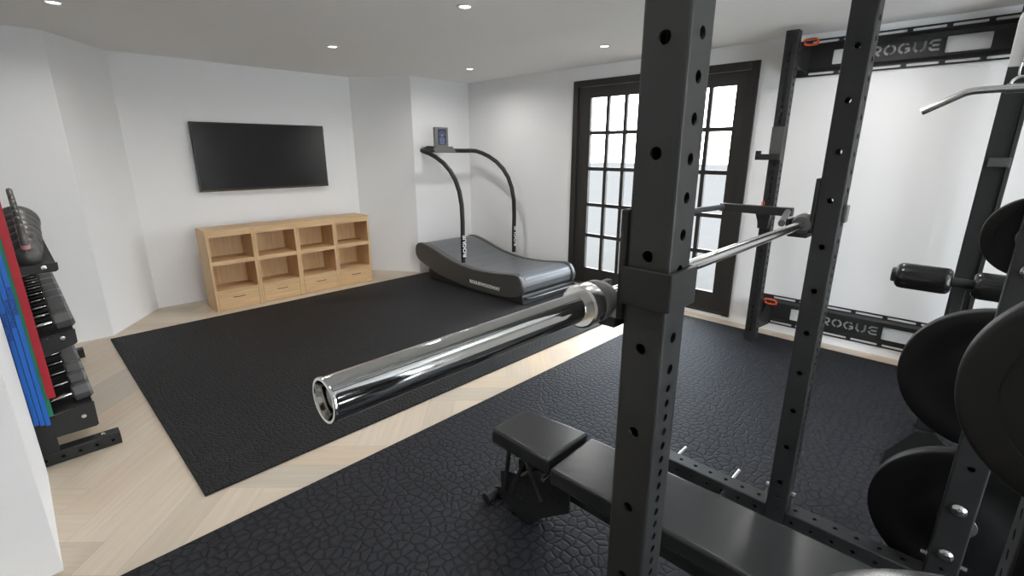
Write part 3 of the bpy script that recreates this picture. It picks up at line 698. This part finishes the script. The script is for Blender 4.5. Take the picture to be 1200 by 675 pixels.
for z, yy in ((.335, 1.105), (2.225, 1.098)):
    bm = BM(); oval_ring(bm, (4.10, yy, z), .042, .020, .007); part(new('pull_handle', bm, ORANGE, WR, smooth=True), 'orange oval pull handle')
    tb('pull_pin', [(4.10, 1.155, z), (4.10, 1.14, z)], .008, BLACK, WR)

# items on the wall rack
WJ = thing('j_cup', 'black j-cup below a dark grey liner plate on the wall rack post', 'j-cup', (3.99, 1.2, 1.43))
bm = BM(); box(bm, (PXR-.010, 1.155, 1.475), (PXR-.001, 1.240, 1.665)); part(new('liner_plate', bm, mat('grey_liner', (.075, .075, .075), .45), WJ, bevel=.002), 'dark grey liner plate')
bm = BM(); box(bm, (PXR-.045, 1.150, 1.432), (PXR-.011, 1.322, 1.474)); box(bm, (PXR-.045, 1.290, 1.474), (PXR-.011, 1.322, 1.497)); new('hook', bm, BLACK, WJ, bevel=.003)
DP = thing('dip_attachment', 'black dip handle attachment with a wide crossbar pinned to the wall rack post', 'dip attachment', (3.95, 1.24, 1.0))
bm = BM(); box(bm, (3.885, 1.000, 1.042), (3.945, 1.512, 1.102)); new('crossbar', bm, BLACK, DP, bevel=.004)
bm = BM(); prism(bm, [(1.155, 1.042), (1.262, 1.042), (1.24, .98), (1.235, .93), (1.165, .93)], (3.945, 0, 0), (0, 1, 0), (0, 0, 1), (1, 0, 0), .050); new('mount', bm, BLACK, DP, bevel=.003)
bm = BM(); box(bm, (3.9455, 1.165, 1.0425), (3.995, 1.24, 1.1)); new('mount_block', bm, BLACK, DP)
for a, b_ in (((3.885, 1.025, 1.075), (3.34, .905, 1.062)), ((3.885, 1.487, 1.075), (3.34, 1.62, 1.062))):
    part(tb('grip', [a, b_], .021, mat('grip_grey', (.06, .06, .062), .55), DP), 'round grey grip tube')
bm = BM(); tube(bm, [(3.94, 1.215+.010*math.cos(k*math.pi/6), 1.118+.016*math.sin(k*math.pi/6)) for k in range(13)], .0025, 6, caps=False); part(new('pull_ring', bm, ORANGE, DP), 'small orange ring')

# ------------------------------------------------------------ lat tower
LT = thing('lat_pulldown', 'black lat pulldown column with padded knee rollers and silver pulley plate, at the right', 'cable machine', (3.3, 0, .012))
bm = BM(); box(bm, (3.28, -.0265, .0125), (3.36, .0585, 2.27)); new('column', bm, BLACK2, LT, bevel=.005)
bm = BM(); box(bm, (3.262, -.032, .016), (3.2795, -.028, 2.2)); box(bm, (3.275, -.020, 1.40), (3.2795, -.012, 2.2)); new('cable_guide', bm, BLACK, LT)
bm = BM(); box(bm, (3.235, -.035, 1.425), (3.279, .042, 1.468)); part(new('latch', bm, mat('latch_grey', (.045, .045, .045), .4), LT, bevel=.004), 'dark grey latch block')
bm = BM(); prism(bm, [(2.74, .135), (2.86, .14), (3.2, .050), (3.24, -.02), (3.1, -.1), (2.75, -.14)], (0, 0, .013), (1, 0, 0), (0, 1, 0), (0, 0, 1), .018); new('foot_plate', bm, mat('foot_grey', (.007, .007, .007), .9, spec=.05), LT, bevel=.004)
bm = BM(); box(bm, (2.62, -.02, 2.16), (3.30, .045, 2.22)); new('top_arm', bm, BLACK2, LT)
bm = BM(); pl = [(-.055, 1.795), (.048, 1.795), (.050, 1.95), (.045, 1.975), (.030, 1.985), (-.055, 1.985)]
x_p = 2.66
prism(bm, pl, (x_p, 0, 0), (0, 1, 0), (0, 0, 1), (1, 0, 0), .012); 
part(new('pulley_plate', bm, GREYPL, LT, bevel=.004), 'bright silver pulley plate')
bm = BM(); lathe(bm, (x_p-.001, -.002, 1.872), (-1, 0, 0), [(0, 0), (0, .018), (.002, .018), (.002, .0)], 24); new('pulley_hole', bm, BLACK2, LT)
bm = BM(); box(bm, (x_p+.002, -.012, 1.98), (x_p+.010, .012, 2.17)); new('pulley_hanger', bm, BLACK2, LT)
# knee rollers
bm = BM(); tube(bm, [(2.80, .262, .948), (2.80, -.30, .948)], .021, 20); new('roller_shaft', bm, BLACK, LT, smooth=True)
for yc0, yc1 in ((.247, .050), (-.015, -.212)):
    L_ = yc0-yc1; bm = BM(); lathe(bm, (2.80, yc0, .948), (0, -1, 0), [(0, 0), (0, .040), (.004, .048), (.014, .056), (.030, .058), (L_-.030, .058), (L_-.014, .056), (L_-.004, .048), (L_, .038), (L_, 0)], 40); part(new('knee_roller', bm, mat('gloss_foam', (.010, .010, .010), .2), LT, smooth=True), 'glossy black padded roller')
bm = BM(); lathe(bm, (2.80, .247, .948), (0, 1, 0), [(0, 0), (0, .034), (.014, .032), (.016, .028), (.016, 0)], 32); new('roller_cap', bm, BLACK, LT, smooth=True)
bm = BM(); box(bm, (2.79, .0, .55), (2.81, .034, .93)); box(bm, (2.775, .0, .55), (3.28, .034, .60)); new('roller_stem', bm, BLACK, LT, bevel=.003)
# lat bar on its chain
LB = thing('lat_bar', 'silver bent lat pulldown bar hanging from a carabiner, top right corner', 'lat bar', (2.66, 0, 1.72))
Xb = 2.66; cY = .002
hb_ = [(.268, 1.650), (.215, 1.678), (.160, 1.708), (.145, 1.715), (.130, 1.7185), (.110, 1.720), (.05, 1.721)]
side = [(Xb, a, z) for a, z in hb_]
part(tb('bar', side+[(Xb, 2*cY-a, z) for a, z in [(q[1], q[2]) for q in side[::-1]]], .0135, STEEL, LB, 24), 'bent silver bar')
tb('sleeve', [(Xb, cY+.036, 1.7205), (Xb, cY-.036, 1.7205)], .0175, STEEL, LB, 24)
bm = BM(); tube(bm, [(Xb, cY+.026*math.cos(math.radians(a)), 1.732+.028*math.sin(math.radians(a))) for a in range(0, 181, 15)], .005, 10); new('eye', bm, STEEL, LB, smooth=True)
bm = BM(); oval_ring(bm, (Xb, cY+.001, 1.787), .010, .028, .0035, (0, 1, 0), (0, 0, 1)); new('carabiner', bm, STEEL, LB, smooth=True)
bm = BM(); oval_ring(bm, (Xb-.004, cY+.001, 1.838), .009, .030, .0035, (0, 1, 0), (0, 0, 1)); new('chain_link', bm, STEEL, LB, smooth=True)

# ------------------------------------------------------------ dumbbell rack
DR = thing('dumbbell_rack', 'black steel three-tier storage rack along the far left wall holding kettlebells and dumbbells', 'storage rack', (-.1, 3.9, 0))
Y0r, Y1r = 3.065, 4.72
def foot(y):
    hs = [(s, .0075) for s in (.05, .115, .18, .245, .31, .375, .44, .505)]
    perf_tube('foot', (-.37, y, .0), (1, 0, 0), (0, 1, 0), (0, 0, 1), .54, .07, .067, hs, [], BLACK, DR)
for y in (Y0r, Y1r-.07): foot(y)
text_mesh('emblem', 'R', .034, (.105, Y0r+.035, .0685), (1, 0, 0), (0, 1, 0), WHITE, DR, depth=.0006)
for y in (Y0r, Y1r-.07):
    bm = BM(); box(bm, (-.132, y, .068), (-.066, y+.07, 1.10)); new('upright', bm, BLACK, DR, bevel=.004)
def tray(z0, z1, zb0, zb1, name='shelf'):
    # sloping tray: front (high X) at z1; back at z0
    bm = BM(); th = .006
    prism(bm, [(-.30, z0), (.095, z1), (.095, z1+.012), (.091, z1+.012), (.091, z1+th), (-.30, z0+th)], (0, Y0r+.006, 0), (1, 0, 0), (0, 0, 1), (0, 1, 0), Y1r-Y0r-.012)
    s = new('shelf', bm, BLACK, DR)
    for y in (Y0r-.007, Y1r-.005):
        bm = BM(); prism(bm, [(-.30, zb0[0]), (.088, zb0[1]), (.098, zb0[1]+.008), (.10, zb1[1]), (-.30, zb1[0])], (0, y, 0), (1, 0, 0), (0, 0, 1), (0, 1, 0), .006); new('end_plate', bm, BLACK, DR, bevel=.001)
        b = BM(); lathe(b, (.050, y, (zb0[1]+zb1[1])/2+.004), (0, -1, 0), [(0, .011), (.004, .010), (.005, 0)], 20); new('bolt', b, STEEL, DR)
tray(.972, .975, (.945, .956), (.990, .998)); tray(.6050, .6575, (.47, .592), (.57, .668)); tray(.2290, .2725, (.142, .142), (.22, .278))
# kettlebells
def kettlebell(i, y, k, lab):
    x = .010; z0 = .982; r = .047*k; root = thing('kettlebell', lab, 'kettlebell', (x, y, z0), 'kettlebells on the top tier')
    zc = z0+r*.93
    bm = BM(); lathe(bm, (x, y, z0), (0, 0, 1), [(0, 0), (0, r*.55)] + [(r*.93+r*math.sin(math.radians(a)), r*math.cos(math.radians(a))) for a in range(-62, 91, 8)] + [(r*1.93, 0)], 36)
    new('body', bm, IRON, root, smooth=True)
    hh = .110*(.85+.15*k); hw = .032*(.7+.3*k)
    P_ = [(x, y+a*hw, zc+r*.62+b*hh) for a, b in ((-.9, 0), (-1.15, .4), (-.95, .75), (-.5, .95), (0, 1), (.5, .95), (.95, .75), (1.15, .4), (.9, 0))]
    bm = BM(); tube(bm, P_, .013+.001*k, 14); new('handle', bm, IRON, root, smooth=True)
    for s in (-1, 1):
        bm = BM(); tube(bm, [(x, y+s*hw*.96, zc+r*.62+.012), (x, y+s*hw*1.03, zc+r*.62+.030)], .0158+.001*k, 16); part(new('colour_ring', bm, PINK, root, smooth=True), 'pale pink ring at the foot of the handle')
kl = ['dark grey kettlebell with a pink ring, nearest to the camera on the top tier'] + ['dark grey kettlebell with a pink ring, %s from the camera on the top tier' % w_ for w_ in ('second', 'third', 'fourth', 'fifth', 'sixth')] + ['largest and farthest dark grey kettlebell on the top tier']
yk = 3.145; KS = [1.0, 1.25, 1.45, 1.6, 1.75, 1.9, 2.15, 2.15]
for i in range(7):
    k = KS[i]
    kettlebell(i, yk, k, kl[i]); yk += .047*k + .047*KS[i+1] + .030
# dumbbells
def dumbbell(y, z, tilt, k, lab, grp):
    root = thing('dumbbell', lab, 'dumbbell', (0, y, z), grp)
    d = Vector((math.cos(tilt), 0, math.sin(tilt)))
    c = Vector((-.045, y, z))
    bm = BM(); tube(bm, [c-d*.085, c-d*.05, c, c+d*.05, c+d*.085], [.011, .0145, .0165, .0145, .011], 16); part(new('handle', bm, CHROME, root, smooth=True), 'chrome grip')
    for s in (-1, 1):
        bm = BM(); R_ = .050*k; u_ = Vector((0, 1, 0)); v_ = d.cross(u_); rings = []
        for a, rr in ((.078, R_*.80), (.084, R_), (.142, R_), (.154, R_*.78)):
            rings.append([bm.verts.new(c+d*s*a+(u_*math.cos(math.radians(q*60+0))+v_*math.sin(math.radians(q*60+0)))*rr) for q in range(6)])
        for A, B in zip(rings, rings[1:]):
            for j in range(6): bm.faces.new((A[j], A[(j+1) % 6], B[(j+1) % 6], B[j]))
        bm.faces.new(rings[0]); bm.faces.new(rings[-1]); new('hex_head', bm, HEX, root, bevel=.003)
ords = ['nearest to the camera', 'second from the camera', 'third from the camera', 'fourth from the camera', 'fifth from the camera', 'sixth from the camera', 'seventh from the camera', 'farthest from the camera']
for i in range(8):
    y = 3.155+.185*i
    dumbbell(y, .686, .13, .90, 'grey hex dumbbell with chrome grip on the middle tier, %s' % ords[i], 'hex dumbbells on the middle tier')
    dumbbell(y, .303, .11, .90, 'grey hex dumbbell with chrome grip on the lowest tier, %s' % ords[i], 'hex dumbbells on the lowest tier')

# ------------------------------------------------------------ resistance bands on a peg beside the partition
HG = thing('band_hanger', 'black steel peg bracket on the end of the white partition, just outside the frame', 'hook bracket', (-.25, 3.0, 1.62))
bm = BM(); box(bm, (-.20, 3.0, 1.56), (-.14, 3.005, 1.70)); new('back_plate', bm, BLACK, HG)
tb('peg', [(-.17, 3.004, 1.63), (-.17, 3.050, 1.63)], .007, BLACK, HG, 12)
tb('rail', [(-.17, 3.03, 1.63), (-.02, 3.03, 1.63)], .0075, BLACK, HG, 12)
prt_z = .80
def band(xc, wd, zbot, m_, label, ymid=3.03, half=.0085, prt=None):
    root = thing('resistance_band', label, 'resistance band', (xc, ymid, zbot), 'rubber resistance bands hanging beside the dumbbell rack')
    zt = 1.6385; t_ = .0035; bm = BM(); P_ = []
    for k in range(9): a = math.pi+math.pi*k/8; P_.append((ymid+half*math.cos(a), zbot+half+half*math.sin(a)))
    for k in range(9): a = math.pi*k/8; P_.append((ymid+half*math.cos(a), zt-half+.002+half*math.sin(a)))
    C_ = Vector((ymid, 0)); n_ = len(P_); cy_ = ymid
    def off(p, i):
        zc = zbot+half if i < 9 else zt-half+.002
        v = Vector((p[0]-cy_, p[1]-zc)); return (p[0]+v.x/half*-t_ , p[1]+v.y/half*-t_)
    I = [off(p, i) for i, p in enumerate(P_)]
    for xx in (None,):
        va = [[bm.verts.new((x, p[0], p[1])) for p in L_] for x in (xc-wd/2, xc+wd/2) for L_ in (P_, I)]
        oA, iA, oB, iB = va
        for k in range(n_):
            q = (k+1) % n_
            bm.faces.new((oA[k], oA[q], oB[q], oB[k])); bm.faces.new((iA[k], iB[k], iB[q], iA[q])); bm.faces.new((oA[k], iA[k], iA[q], oA[q])); bm.faces.new((oB[k], oB[q], iB[q], iB[k]))
    o = new('strap', bm, m_, root, smooth=True)
    if prt:
        part(text_mesh('lettering', prt, wd*1.15, (xc, ymid-half-.0006, prt_z + {-.0785: .055, -.098: .0, -.1175: -.06}[xc]), (0, 0, -1), (1, 0, 0), PRINTB, o, depth=.0004, sx=1.0, bold=.0003), 'dark blue lettering down the strap')
prt_z = .80
band(-.043, .029, .360, REDB, 'wide dark red rubber band hanging nearest the dumbbells')
band(-.063, .020, .268, GREENB, 'green rubber band right beside the red one', ymid=3.034)
band(-.0785, .0165, .228, BLUEB, 'blue rubber band with dark lettering, rightmost of the three blue ones', prt='ROGUEFITNESS')
band(-.098, .0165, .236, BLUEB, 'blue rubber band with dark lettering, middle of the three blue ones', prt='ROGUEFITNESS')
band(-.1175, .0165, .244, BLUEB, 'blue rubber band with dark lettering, leftmost of the three blue ones', prt='ROGUEFITNESS')
band(-.101, .050, .262, GREENB, 'green rubber band hanging behind the three blue ones', ymid=3.034, half=.0045)
